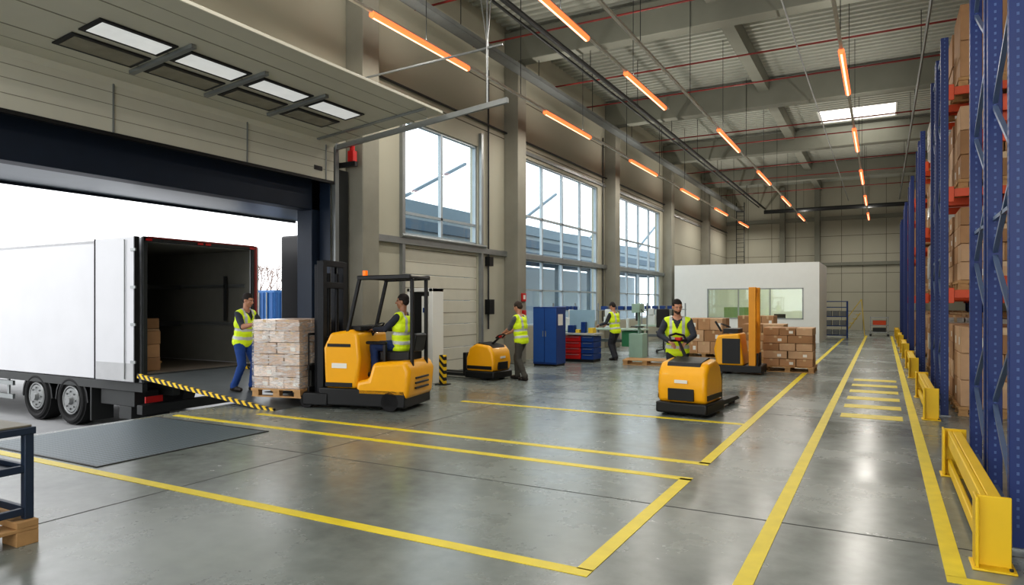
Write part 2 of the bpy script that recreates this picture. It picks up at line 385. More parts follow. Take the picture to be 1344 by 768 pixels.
# stretch film skin around the load
def film_mat():
    m=bpy.data.materials.new('clear_stretch_film'); m.use_nodes=True
    nt=m.node_tree; nt.nodes.clear(); N=nt.nodes.new; L=nt.links.new
    o=N('ShaderNodeOutputMaterial'); t=N('ShaderNodeBsdfTransparent'); p=N('ShaderNodeBsdfPrincipled'); p.inputs['Base Color'].default_value=(.8,.8,.8,1); p.inputs['Roughness'].default_value=.18
    tc=N('ShaderNodeTexCoord'); mp=N('ShaderNodeMapping'); mp.inputs['Scale'].default_value=(3,3,16); nz=N('ShaderNodeTexNoise'); nz.inputs['Scale'].default_value=2.2; nz.inputs['Detail'].default_value=6
    L(tc.outputs['Object'],mp.inputs[0]); L(mp.outputs[0],nz.inputs['Vector'])
    r=N('ShaderNodeMapRange'); r.inputs[1].default_value=.42; r.inputs[2].default_value=.75; r.inputs[3].default_value=.10; r.inputs[4].default_value=.75
    L(nz.outputs['Fac'],r.inputs[0]); bp=N('ShaderNodeBump'); bp.inputs['Strength'].default_value=.6; bp.inputs['Distance'].default_value=.02; L(nz.outputs['Fac'],bp.inputs['Height']); L(bp.outputs['Normal'],p.inputs['Normal'])
    mx=N('ShaderNodeMixShader'); L(r.outputs[0],mx.inputs[0]); L(t.outputs[0],mx.inputs[1]); L(p.outputs[0],mx.inputs[2]); L(mx.outputs[0],o.inputs[0]); return m
CF=film_mat()
bm=g.p('stretch_film',CF); bprism(bm,[(-.455,-.545),(.455,-.545),(.455,.545),(-.455,.545)],.13,1.25,'xy')
for f in [f for f in bm.faces if abs(f.normal.z)>.9 or len({round(v.co.z,3) for v in f.verts})==1]: bm.faces.remove(f)
g.done()
load('pallet_of_boxes',-2.05,18.3,0.0,1.2,1.0,5,.19,3,2,CARD,drop=.2).done()
load('pallet_of_boxes',-4.9,22.0,0,1.2,1.2,3,.36,3,2,CARD).done()
load('pallet_of_boxes',-3.7,24.0,0,1.2,1.0,3,.38,3,2,CARD).done()
load('pallet_of_boxes',-3.0,20.8,0,1.2,1.0,4,.24,3,2,CARD,drop=.3).done()
g=G('empty_pallet',(-5.75,18.3,0),.15); add_pallet(g,0,0,0); g.done()

# ------------------------------------------------------------------ trailer
g=G('box_trailer')
TX,TY0,TY1,TZ0,TZ1=-12.2,7.82,10.4,.32,2.95; TF=-25.0
bm=g.p('body_shell',TRW,.015)
bbox(bm,TF,TX,TY0,TY0+.07,TZ0-.12,TZ1); bbox(bm,TF,TX,TY1-.07,TY1,TZ0,TZ1); bbox(bm,TF,TX,TY0,TY1,TZ1-.08,TZ1); bbox(bm,TF,TF+.1,TY0,TY1,TZ0,TZ1)
bm=g.p('interior_lining',mat('trailer_lining',(122,121,114),.6)); bbox(bm,TF+.2,TX-.06,TY0+.071,TY0+.08,TZ0+.07,TZ1-.09); bbox(bm,TF+.2,TX-.06,TY1-.08,TY1-.071,TZ0+.07,TZ1-.09); bbox(bm,TF+.2,TX-.06,TY0+.08,TY1-.08,TZ1-.095,TZ1-.085); bbox(bm,-19.0,-18.9,TY0+.08,TY1-.08,TZ0+.07,TZ1-.1)
bm=g.p('floor_deck',mat('trailer_floor',(120,110,98),.5,noise=.15)); bbox(bm,TF,TX,TY0+.07,TY1,TZ0-.1,TZ0+.05)
bm=g.p('rear_frame',DGREY,.01); bbox(bm,TX-.02,TX+.04,TY0-.01,TY0+.08,TZ0-.1,TZ1); bbox(bm,TX-.02,TX+.04,TY1-.08,TY1+.01,TZ0-.1,TZ1); bbox(bm,TX-.02,TX+.04,TY0,TY1,TZ1-.08,TZ1+.01); bbox(bm,TX-.02,TX+.05,TY0,TY1,TZ0-.12,TZ0+.04)
bm=g.p('rear_frame_trim',mat('dark_red_trim',(120,36,34),.4)); bbox(bm,TX+.04,TX+.05,TY0+.08,TY1-.05,TZ1-.02,TZ1+.012); bbox(bm,TX+.04,TX+.05,TY1-.03,TY1+.012,TZ0,TZ1)
bm=g.p('marker_lights',RED)
for y in (TY0+.1,TY0+1.2,TY1-1.2,TY1-.1): bbox(bm,TX+.05,TX+.06,y-.06,y+.06,TZ1-.07,TZ1-.03)
bbox(bm,TX-.05,TX+.03,TY1+.012,TY1+.05,TZ0,TZ1)
bm=g.p('logistics_rails',GALV)
for z in (1.2,2.05): bbox(bm,TF+1,TX-.2,TY1-.11,TY1-.082,z,z+.07); bbox(bm,TF+1,TX-.2,TY0+.082,TY0+.1,z,z+.07)
bm=g.p('load_bars',DGREY)
for z in (1.22,2.07): bbar(bm,(-14.6,TY0+.1,z),(-14.6,TY1-.1,z),.05,.1)
bbar(bm,(-12.9,TY1-.2,1.3),(-12.9,TY1-.2,2.3),.06,.04)
bm=g.p('door_leaf_near',TRW,.015); bbox(bm,TX-1.28,TX-.02,TY0-.14,TY0-.07,TZ0-.1,TZ1)
bm=g.p('door_leaf_far',TRW,.015); bbox(bm,TX-1.28,TX-.02,TY1+.07,TY1+.14,TZ0-.1,TZ1)
bm=g.p('kick_plate',mat('kick_plate_grey',(168,169,170),.4,.2)); bbox(bm,TX-1.25,TX-.05,TY0-.144,TY0-.14,TZ0-.08,TZ0+.25)
bm=g.p('door_hardware',GALV)
for x in (TX-.30,): bcyl(bm,(x,TY0-.16,TZ0-.05),(x,TY0-.16,TZ1-.05),.011,seg=8)
for z in (.6,1.3,2.0,2.7): bbox(bm,TX-.12,TX+.03,TY0-.16,TY0-.135,z-.025,z+.025)
bm=g.p('leaf_seal',BLACK); bbox(bm,TX-.03,TX+.0,TY0-.15,TY0-.06,TZ0-.1,TZ1); bbox(bm,TX-1.30,TX-1.28,TY0-.15,TY0-.06,TZ0-.1,TZ1)
bm=g.p('side_skirt_rail',DGREY); bbox(bm,TF,TX,TY0,TY0+.1,TZ0-.3,TZ0-.13)
bm=g.p('chassis',DGREY,.01); bbox(bm,TF,TX-.1,TY0+.7,TY0+.85,TZ0-.45,TZ0-.1); bbox(bm,TF,TX-.1,TY1-.85,TY1-.7,TZ0-.45,TZ0-.1)
bbox(bm,TX-.25,TX-.08,TY0+.05,TY1-.05,-.42,-.24); bbox(bm,TX-1.5,TX-.4,TY0+.1,TY0+.6,-.3,.0); bbox(bm,-13.9,-13.85,TY0,TY0+.45,-.65,.1)
bbox(bm,TX-.9,TX-.5,TY0+.1,TY0+.9,-.55,-.3)
bm=g.p('side_guards',GALV); bbox(bm,-20.5,-16.9,TY0+.02,TY0+.07,-.12,-.02); bbox(bm,-20.5,-16.9,TY0+.02,TY0+.07,-.42,-.32)
for x in (-17.2,-18.6,-20.2): bbox(bm,x-.04,x+.04,TY0+.07,TY0+.1,-.42,.1)
bm=g.p('tail_lamp',RED); bbox(bm,TX-.08,TX-.05,TY0+.1,TY0+.45,-.2,-.08); bbox(bm,TX-.08,TX-.05,TY1-.45,TY1-.1,-.2,-.08)
bt=g.p('tyres',RUB); bh=g.p('wheel_hubs',mat('hub_steel',(150,152,152),.35,.6)); bf=g.p('mudguards',BLACK)
for x in (-14.62,-15.92):
    for (y0,y1,s) in ((TY0+.05,TY0+.36,-1),(TY1-.36,TY1-.05,1)):
        bcyl(bt,(x,y0,-.29),(x,y1,-.29),.51,seg=36); btorus(bt,(x,(y0 if s<0 else y1),-.29),(0,1,0),.42,.06,32,8)
        yo=y0 if s<0 else y1
        bcyl(bh,(x,yo-s*.05,-.29),(x,yo+s*.03,-.29),.29,.24,seg=24); btorus(bh,(x,yo+s*.02,-.29),(0,1,0),.28,.02,32,6)
        bcyl(bh,(x,yo,-.29),(x,yo+s*.10,-.29),.11,.08,seg=16)
        for k in range(8):
            a=k*math.pi/4; c=(x+.18*math.cos(a),-.29+.18*math.sin(a)); bcyl(bh,(c[0],yo,c[1]),(c[0],yo+s*.06,c[1]),.02,seg=6)
    pts=[]
    for k in range(9):
        a=math.pi*k/8; pts.append((x+.6*math.cos(a),-.29+.55*math.sin(a)))
    poly=pts+[(p[0]*1.0-(p[0]-x)*.06,p[1]-.03) for p in pts[::-1]]
    bprism(bf,poly,TY0+.03,TY0+.42,'xz')
bcyl(bt,(-14.62,TY0+.3,-.29),(-14.62,TY1-.3,-.29),.08); bcyl(bt,(-15.92,TY0+.3,-.29),(-15.92,TY1-.3,-.29),.08)
g.done()
load('trailer_cargo_pallet',-13.5,8.35,.372,1.0,.8,4,.22,2,2,CARD).done()
g=G('cardboard_carton_stack',(-12.75,8.2,.372)); add_boxes(g,0,0,0,.4,.45,3,.26,1,1,CARD[:2]); g.done()

# ------------------------------------------------------------------ outside
g=G('shipping_container',(-27,24.5,-.8)); bm=g.p('shell',mat('container_blue',(58,104,156),.5)); bbox(bm,0,2.4,-2.4,3.2,0,3.1)
bm=g.p('ribs',mat('container_blue2',(40,84,136),.5))
for k in range(18): bbox(bm,2.4,2.45,-2.35+k*.3,-2.2+k*.3,.1,3.0)
for k in range(8): bbox(bm,.1+k*.3,.25+k*.3,-2.45,-2.4,.1,3.0)
bm=g.p('door_bars',GALV)
for x in (.5,1.0,1.5,2.0): bcyl(bm,(x,-2.48,.1),(x,-2.48,3.0),.03,seg=8)
g.done()
g=G('neighbour_building'); cols=[mat('nb_grey',(104,122,134),.6),mat('nb_blue',(66,88,104),.6),mat('nb_light',(138,152,160),.6)]
for k,(z0,z1,m) in enumerate([(4.6,5.0,1),(5.0,5.3,2),(5.3,5.8,1),(5.8,6.1,2),(6.1,6.7,0)]):
    bm=g.p('band_%d'%k,cols[m]); bbox(bm,-24,-20-(k%2)*.15,25,75,z0,z1)
bm=g.p('posts',cols[0])
for k in range(9): bbox(bm,-20.6,-20.3,26+k*6,26.3+k*6,-.8,4.6)
bm=g.p('braces',cols[0])
for k in range(8): bbar(bm,(-20.5,26+k*6,6.7),(-20.5,32+k*6,9.5 if k%2==0 else 6.9),.15,.15)
bm=g.p('ground_floor',cols[2]); bbox(bm,-26,-25,25,75,-.8,4.6)
g.done()
def tree(name,loc,h,seed):
    random.seed(seed); g=G(name,loc); bm=g.p('branches',mat('tree_bark',(128,112,104),.9))
    def br(p,d,l,r,n):
        q=p+d*l; bcyl(bm,p,q,r,r*.65,seg=5)
        if n==0: return
        for k in range(3):
            nd=(d+V((random.uniform(-.7,.7),random.uniform(-.7,.7),random.uniform(-.1,.5)))).normalized(); br(q,nd,l*.72,r*.6,n-1)
    br(V((0,0,0)),V((0,0,1)),h*.28,.14,4); g.done()
tree('bare_tree',(-46,38,-.8),8,3); tree('bare_tree',(-50,44,-.8),8,5); tree('bare_tree',(-47,34,-.8),7,9); tree('bare_tree',(-43,37,-.8),7,12)
random.seed(11)
single('yard_hedge',mat('hedge',(124,118,106),.9,noise=.3),lambda bm:bbox(bm,-52,-51,20,62,-.8,2.2))

# ------------------------------------------------------------------ racks
LV=[1.9,3.42,4.95]; RH=5.7
BX=[.82,3.60,6.38]
random.seed(21)
def rack_row(y0,near):
    g=G('pallet_rack'); up=g.p('uprights',BLUE,.004); br=g.p('bracing',mat('brace_grey',(104,122,152),.4,.4)); bm=g.p('load_beams',ORANGE,.004); ft=g.p('footplates',GALV); hl=g.p('slots',mat('slot_light',(74,98,146),.5))
    for (a,b) in ((y0,y0+1.08),(y0+1.3,y0+2.38)):
        for x in BX:
            for y in (a,b):
                bbox(up,x-.05,x+.05,y-.045,y+.045,0.01,RH); bbox(ft,x-.08,x+.08,y-.07,y+.07,0,.012)
            zz=.25; s=0
            while zz<RH-.6:
                p,q=((a,b) if s%2==0 else (b,a)); bbar(br,(x,p,zz),(x,q,zz+.62),.035,.03); zz+=.62; s+=1
            for zz in (.18,2.4,RH-.15): bbar(br,(x,a,zz),(x,b,zz),.035,.03)
        if near:
            for y in (a,b):
                x=BX[0]; z=.15
                while z<RH:
                    for dy in (-.02,.02): bbox(hl,x-.0515,x-.05,y+dy-.006,y+dy+.006,z,z+.022)
                    bbox(hl,x-.008,x+.008,y-.0465,y-.045,z,z+.022)
                    z+=.06
        for xa,xb in zip(BX[:-1],BX[1:]):
            for z in LV:
                for y in (a,b):
                    bbox(bm,xa+.05,xb-.05,y-.025,y+.025,z-.12,z)
                    s=-1 if y==a else 1
                    for x in (xa+.085,xb-.085): bbox(bm,x-.035,x+.035,y+s*.025,y+s*.055,z-.2,z+.03)
    for z in (1.0,3.0,5.0):
        for x in BX: bbar(br,(x,y0+1.08,z),(x,y0+1.3,z),.05,.05)
    g.done()
def rack_loads(y0,blk):
    g=G('racked_pallet_loads')
    for r,yc in enumerate((y0+.54,y0+1.84)):
        for bi,(xa,xb) in enumerate(zip(BX[:-1],BX[1:])):
            for zi,z in enumerate([0]+LV):
                for s in (.27,.73):
                    if blk==0 and bi==0: continue
                    if random.random()<.08 and not(r==0 and s<.5): continue
                    x=xa+(xb-xa)*s; zz=z+(.001 if z else .0); add_pallet(g,x,yc,zz,1.15,1.0)
                    if zi==3 or (random.random()<.15): add_boxes(g,x,yc,zz+.145,1.1,1.0,2,.55,1,1,[FILM],tape=False)
                    else:
                        nz=random.choice([3,4]); add_boxes(g,x,yc,zz+.145,1.1,1.0,nz,1.1/nz if z else 1.2/nz,3,2,CARD)
    g.done()
for k in range(6):
    y0=5.82+6.3*k; rack_row(y0,k<3); rack_loads(y0,k)
def guard(y0,y1):
    g=G('rack_guard_barrier',(.62,0,0)); bm=g.p('posts',GYEL,.006); 
    for y in (y0,y1):
        bbox(bm,-.10,.10,y-.012,y+.012,.0,.46); bbox(bm,-.10,-.08,y-.09,y+.09,0,.46); bbox(bm,-.12,.12,y-.11,y+.11,0,.015)
    bm=g.p('rail',GYEL,.008); bbox(bm,-.06,-.02,y0,y1,.30,.44); bbox(bm,-.02,.06,y0,y1,.40,.44); bbox(bm,-.06,-.02,y0,y1,.06,.16)
    bm=g.p('bolts',DGREY)
    for y in (y0,y1):
        for dx in (-.09,.09): bcyl(bm,(dx,y-.07,.015),(dx,y-.07,.03),.012,seg=6)
    g.done()
for k in range(6): guard(5.3+6.3*k,7.95+6.3*k)

# ------------------------------------------------------------------ office
g=G('office_cabin')
bm=g.p('walls',WHITE); OX0,OX1,OY0,OY1,OH=-8.56,-2.36,31.5,35.6,3.38
wx0,wx1,wz0,wz1=-7.05,-2.98,1.0,2.36
for a in [(OX0,wx0,0,OH),(wx1,OX1,0,OH),(wx0,wx1,0,wz0),(wx0,wx1,wz1,OH)]: bbox(bm,a[0],a[1],OY0,OY0+.12,a[2],a[3])
bbox(bm,OX1-.12,OX1,OY0+.12,OY1,0,OH); bbox(bm,OX0,OX0+.12,OY0+.12,OY1,0,OH); bbox(bm,OX0,OX1,OY1,OY1+.12,0,OH); bbox(bm,OX0,OX1,OY0,OY1+.12,OH,OH+.08)
bm=g.p('window_frame',GALV)
bbox(bm,wx0,wx1,OY0-.01,OY0+.13,wz0,wz0+.05); bbox(bm,wx0,wx1,OY0-.01,OY0+.13,wz1-.05,wz1)
for k in range(4): x=wx0+(wx1-wx0-.05)*k/3; bbox(bm,x,x+.05,OY0-.01,OY0+.13,wz0,wz1)
bm=g.p('glass',GLASS); bbox(bm,wx0,wx1,OY0+.05,OY0+.06,wz0,wz1)
bm=g.p('office_furniture',mat('office_green',(120,140,90),.6)); bbox(bm,-6.8,-5.4,34.0,34.6,.0,1.5); bbox(bm,-4.8,-3.2,33,33.6,.7,.76); bbox(bm,-4.6,-4.55,33.1,33.5,0,.7); bbox(bm,-3.5,-3.45,33.1,33.5,0,.7)
bm=g.p('monitors',BLACK); bbox(bm,-4.4,-3.9,33.2,33.23,.85,1.2); bbox(bm,-4.2,-4.1,33.2,33.3,.76,.9)
bm=g.p('ceiling_lamp',mat('office_lamp',(255,250,215),.5,emit=12)); bbox(bm,-6.5,-5.3,32.6,33.4,OH-.06,OH-.02); bbox(bm,-4.4,-3.2,32.6,33.4,OH-.06,OH-.02)
g.done()
# ------------------------------------------------------------------ pipes & lights
g=G('ceiling_pipes'); bm=g.p('sprinkler_pipes',REDP)
for y in (7.2,12.4,14.9,18.9,21.4,27.2,29.3,34.8,38.2,43): bcyl(bm,(-9.3,y,8.35),(7.9,y,8.35),.024,seg=8)
bm=g.p('long_pipes',DGREY); bcyl(bm,(-6.9,Y0,8.0),(-6.9,47.9,8.0),.06,seg=10); bcyl(bm,(-7.3,Y0,8.15),(-7.3,47.9,8.15),.035,seg=8)
bcyl(bm,(-6.4,44.0,7.3),(7.9,44.0,7.3),.12,seg=10)
bm=g.p('cable_tray',GALV); bbox(bm,-8.6,-8.3,Y0,47.9,7.85,7.9); bbox(bm,-8.61,-8.59,Y0,47.9,7.85,7.95); bbox(bm,-8.31,-8.29,Y0,47.9,7.85,7.95)
bcyl(bm,(.9,Y0,8.1),(.9,47.9,8.1),.035,seg=8); bcyl(bm,(-1.9,Y0,8.2),(-1.9,47.9,8.2),.02,seg=8)
bm=g.p('hangers',DGREY)
for y in range(1,47,4):
    for x,z in ((-6.9,8.0),(-8.45,7.95),(.9,8.1)): bcyl(bm,(x,y,z),(x,y,9.5),.010,seg=6)
g.done()
g=G('wall_conduits'); bm=g.p('pipes',DGREY)
for y in (11.0,15.75,24.3,33.5): bcyl(bm,(XL+.05,y,1.0),(XL+.05,y,8.0),.025,seg=8)
bcyl(bm,(XL+.08,10.8,6.5),(XL+.08,47.8,6.5),.03,seg=8); bm=g.p('boxes',BLACK); bbox(bm,XL,XL+.15,15.65,15.9,1.4,1.8); bbox(bm,XL,XL+.15,15.65,15.85,2.7,2.95)
g.done()
TUBE_HALO=mat('led_tube_halo',(255,140,90),.4,emit=1.25,ecol=(255,118,66),noise=0)  # orange halation around the white tubes, painted as an emissive shell
CORE=mat('led_tube_core',(255,220,195),.4,emit=1.9,ecol=(255,196,158),noise=0)
def track(name,x,y0,y1,tubes,z=6.7,pw=64):
    g=G(name,(x,0,z)); bm=g.p('rail',mat('rail_white',(205,200,190),.4)); bbox(bm,-.03,.03,y0,y1,.03,.08)
    bt=g.p('tubes',TUBE_HALO); bc=g.p('cores',CORE)
    for a,b in tubes: bcyl(bt,(0,a,0),(0,b,0),.06,seg=12); bcyl(bc,(0,a+.04,-.048),(0,b-.04,-.048),.022,seg=8)
    bm=g.p('rods',DGREY); yy=y0+1
    while yy<y1: bcyl(bm,(0,yy,.08),(0,yy,2.8),.008,seg=6); yy+=3.9
    e=g.done()
    for i,(a,b) in enumerate(tubes):
        for nm,zz,en,rx in (('lamp_%d',-.075,pw,0),('ceiling_fill_%d',.10,pw*.42,math.pi)):  # the upward lamp per tube is an added fill to brighten the ceiling
            ld=bpy.data.lights.new(name+'_lamp','AREA'); ld.shape='RECTANGLE'; ld.size=.05; ld.size_y=b-a; ld.energy=en; ld.color=(1,.965,.90)
            lo=bpy.data.objects.new(nm%i,ld); COL.objects.link(lo); lo.parent=e; lo.location=(0,(a+b)/2,zz); lo.rotation_euler=(rx,0,0)
T1=[(9.1+6.85*k,12.2+6.85*k) for k in range(-1,6)]
track('linear_light',-7.75,-2,46.5,T1)
track('linear_light',-4.9,-2,17.4,[(3.6,6.7),(8.85,11.9),(14.1,17.1)])
T3=[(20.0+7.05*k,23.1+7.05*k) for k in range(0,4)]
track('linear_light',-4.15,4,46.5,T3)
track('linear_light',-.72,-2,46.5,[(4.0,7.1)]+[(14.9+6.9*k-0.0,18.0+6.9*k) for k in range(0,5)])

# ------------------------------------------------------------------ forklift
FA=math.radians(12)
g=G('forklift',(-7.45,8.72,0),math.pi+FA)
bm=g.p('chassis',BLACK,.02); bbox(bm,-.86,.66,-.50,.50,.06,.34)
bbox(bm,.5,.95,-.52,-.40,.05,.25); bbox(bm,.5,.95,.40,.52,.05,.25)
bm=g.p('front_cowl',YEL,.05); bprism(bm,[(-.02,.34),(.55,.34),(.58,.98),(.46,1.22),(.08,1.28),(-.04,1.22),(-.08,.8)],-.50,.50)
bm=g.p('rear_body',YEL,.07); bprism(bm,[(-.90,.20),(-.94,.64),(-.86,.80),(-.30,.76),(-.22,.50),(.0,.46),(.0,.20)],-.50,.50)
bm=g.p('side_vent',BLACK,.01); bbox(bm,.08,.50,.495,.51,1.00,1.05); bbox(bm,.05,.54,.495,.51,.36,.43)
for z in (.34,.42,.50): bbox(bm,-.945,-.91,-.25,.25,z,z+.03)
bm=g.p('decal',LABEL); bbox(bm,.15,.42,.497,.505,.66,.74)
bm=g.p('seat',BLACK,.04); bbox(bm,-.82,-.30,-.25,.25,.77,.93); bprism(bm,[(-.78,.92),(-.88,.92),(-.93,1.20),(-.86,1.22)],-.20,.20)
bbox(bm,-.46,-.1,.27,.36,1.04,1.09); bbox(bm,-.46,-.40,.28,.35,.75,1.05)
bm=g.p('console',BLACK,.03); bbox(bm,-.04,.2,-.40,.40,1.26,1.33)
btorus(bm,(-.10,.0,1.30),(.5,0,.85),.15,.014); bcyl(bm,(-.10,0,1.29),(.0,0,1.14),.03)
bm=g.p('overhead_guard',BLACK,.012)
for s in (-1,1):
    y=s*.46; yr=s*.27
    bbar(bm,(.16,y,1.2),(-.06,y,2.1),.055,.055); bbar(bm,(-.88,yr,.66),(-.88,yr,2.1),.055,.055); bbar(bm,(-.03,y,2.1),(-.90,s*.36,2.12),.07,.07)
for x in (-.04,-.25,-.46,-.67,-.88): k=.48-.12*(-x-.04)/.84; bbar(bm,(x,-k,2.11),(x,k,2.11),.05,.05)
bm=g.p('mast',mat('mast_steel',(34,36,40),.4,.4),.006)
for y in (-.31,.31):
    bbox(bm,.66,.78,y-.055,y+.055,.08,2.40); bbox(bm,.80,.88,y*.8-.035,y*.8+.035,.08,2.34)
for z in (.3,1.1,2.0,2.36): bbox(bm,.66,.74,-.31,.31,z-.05,z+.05)
for y in (-.13,.13): bcyl(bm,(.72,y,.2),(.72,y,2.2),.045)
bm=g.p('chains',GALV)
for y in (-.06,.06): bbox(bm,.80,.815,y-.012,y+.012,.4,2.2)
bm=g.p('carriage',BLACK,.01); bbox(bm,.89,.93,-.42,.42,.25,.33); bbox(bm,.89,.93,-.42,.42,.6,.68)
for y in (-.4,-.2,0,.2,.4): bbox(bm,.90,.92,y-.015,y+.015,.3,1.2)
bbox(bm,.90,.92,-.42,.42,1.17,1.21)
bm=g.p('forks',DGREY,.006)
for y in (-.24,.24): bprism(bm,[(.93,.7),(.96,.7),(.96,.225),(1.85,.20),(1.85,.19),(.93,.18)],y-.055,y+.055)
bm=g.p('wheels',RUB)
for y in (-.46,.46): bcyl(bm,(.88,y-.05,.12),(.88,y+.05,.12),.12,seg=20)
for y in (-.48,.40): bcyl(bm,(-.6,y,.15),(-.6,y+.1,.15),.15,seg=24)
bm=g.p('beacon',mat('beacon_orange',(250,110,20),.3,emit=.6)); bcyl(bm,(-.1,.36,2.14),(-.1,.36,2.22),.04)
g.done()
# ------------------------------------------------------------------ pallet trucks
def ptruck(name,loc,rot,tip,sc=1.0):
    g=G(name,loc,rot); g.e.scale=(sc,sc,sc)
    bm=g.p('cover',YEL,.06); bprism(bm,[(-.42,.2),(-.46,.42),(-.42,.66),(-.30,.80),(.06,.84),(.24,.74),(.34,.5),(.34,.2)],-.38,.38)
    bm=g.p('skirt',BLACK,.03); bbox(bm,-.47,.36,-.40,.40,.04,.21)
    bm=g.p('front_panel',BLACK,.015); bbox(bm,-.475,-.44,-.2,.2,.24,.42); bbox(bm,-.40,.3,.375,.388,.25,.33); bbox(bm,-.40,.3,-.388,-.375,.25,.33)
    bprism(bm,[(-.36,.72),(-.32,.80),(.05,.865),(.2,.80),(.2,.72)],-.26,.26)
    bm=g.p('decal',LABEL); bbox(bm,-.468,-.455,-.1,.1,.50,.55)
    bm=g.p('mast_plate',BLACK,.02); bbox(bm,.34,.46,-.34,.34,.06,.62)
    bm=g.p('forks',DGREY,.01)
    for y in (-.19,.19): bprism(bm,[(.4,.05),(.4,.13),(1.5,.12),(1.6,.08),(1.6,.05)],y-.08,y+.08)
    bm=g.p('wheels',RUB)
    for y in (-.19,.19): bcyl(bm,(1.4,y-.05,.042),(1.4,y+.05,.042),.04,seg=14)
    for y in (-.38,.28): bcyl(bm,(-.2,y,.08),(-.2,y+.1,.08),.08,seg=16)
    t=V(tip); bm=g.p('tiller',BLACK,.0); base=V((t.x*.3-.0,t.y*.3,.78)); bcyl(bm,base,t,.03,.022,seg=10)
    d=(t-base); h=V((d.x,d.y,0)); h=h.normalized() if h.length>.01 else V((1,0,0)); s=V((-h.y,h.x,0))
    up=d.normalized()
    btube(bm,[t-s*.14,t-s*.13+up*.10,t+up*.14,t+s*.13+up*.10,t+s*.14],.017); btube(bm,[t-s*.14,t+s*.14],.02)
    bm=g.p('tiller_head',RED,.01); M=Matrix.Translation(t); bbox(bm,-.05,.05,-.05,.05,.0,.05,M=M)
    return g.done()
ptruck('pallet_truck',(-2.6,10.55,0),math.radians(84),(.24,.30,1.10))
ptruck('pallet_truck',(-7.85,13.15,0),math.radians(176),(-.36,0,.98),.95)
g=G('pallet_stacker',(-3.1,17.2,0),0)
bm=g.p('body',YEL,.05); bprism(bm,[(-.45,.2),(-.5,.6),(-.42,.92),(.1,.98),(.2,.2)],-.42,.42)
bm=g.p('side_panel',BLACK,.02); bbox(bm,-.3,.12,-.435,-.42,.25,.85); bbox(bm,-.52,.6,-.44,.44,.05,.21)
bm=g.p('console',BLACK,.02); bbox(bm,-.3,.05,-.3,.3,.97,1.08); bcyl(bm,(-.4,0,1.0),(-.55,0,1.25),.025); btorus(bm,(-.3,0,1.15),(0.4,0,1),.12,.012)
bm=g.p('mast',mat('mast_orange',(230,156,24),.4),.01)
for y in (-.3,.3): bbox(bm,.30,.46,y-.06,y+.06,.08,2.08)
for z in (.4,1.2,2.02): bbox(bm,.3,.4,-.3,.3,z-.05,z+.05)
bbox(bm,.3,.34,-.3,.3,.1,1.3)
bm=g.p('forks',DGREY,.006)
for y in (-.2,.2): bprism(bm,[(.46,.5),(.50,.5),(.50,.08),(.62,.07),(.62,.03),(.46,.03)],y-.06,y+.06)
bm=g.p('wheels',RUB)
for y in (-.42,.34): bcyl(bm,(-.3,y,.09),(-.3,y+.08,.09),.09)
g.done()

# ------------------------------------------------------------------ workshop
g=G('tool_cabinet',(-8.0,16.75,0)); bm=g.p('carcass',BLUEC,.01); bbox(bm,-.35,.35,-.3,.3,.05,1.6); bm=g.p('doors',mat('cabinet_blue_light',(34,82,150),.4),.006); bbox(bm,-.34,-.01,-.315,-.3,.1,1.56); bbox(bm,.01,.34,-.315,-.3,.1,1.56)
bm=g.p('handles',GALV); bbox(bm,-.05,-.03,-.335,-.315,.8,.95); bbox(bm,.03,.05,-.335,-.315,.8,.95); bm=g.p('plinth',BLACK); bbox(bm,-.33,.33,-.28,.28,0,.05); bm=g.p('poster',LABEL); bbox(bm,.351,.354,-.2,.1,1.1,1.4); g.done()
g=G('workbench_with_drawers',(-7.75,18.4,0)); bm=g.p('drawers_red',RED,.008)
for k in range(4): bbox(bm,-.5,.1,-.31,.3,.08+k*.17,.235+k*.17)
bm=g.p('drawers_blue',BLUEC,.008)
for k in range(4): bbox(bm,.12,.5,-.31,.3,.08+k*.17,.235+k*.17)
bm=g.p('top',mat('bench_top',(170,172,168),.5),.005); bbox(bm,-.55,.55,-.34,.34,.78,.83)
bm=g.p('handles',GALV)
for k in range(4): bbox(bm,-.45,.05,-.325,-.31,.2+k*.17,.215+k*.17); bbox(bm,.17,.45,-.325,-.31,.2+k*.17,.215+k*.17)
bm=g.p('plinth',BLACK); bbox(bm,-.48,.48,-.28,.28,0,.08)
bm=g.p('back_panel',mat('pegboard',(150,180,196),.5)); bbox(bm,-.5,.3,.28,.3,.83,1.5)
bm=g.p('tools',BLUEC,.01); bbox(bm,-.4,-.2,-.1,.1,.83,1.05); bbox(bm,.0,.14,-.05,.1,.83,1.15); bm=g.p('bins',mat('bin_yellow',(220,190,60),.5),.01); bbox(bm,-.15,-.03,-.1,.1,.83,.93); bbox(bm,.25,.4,-.1,.15,.83,.98)
g.done()
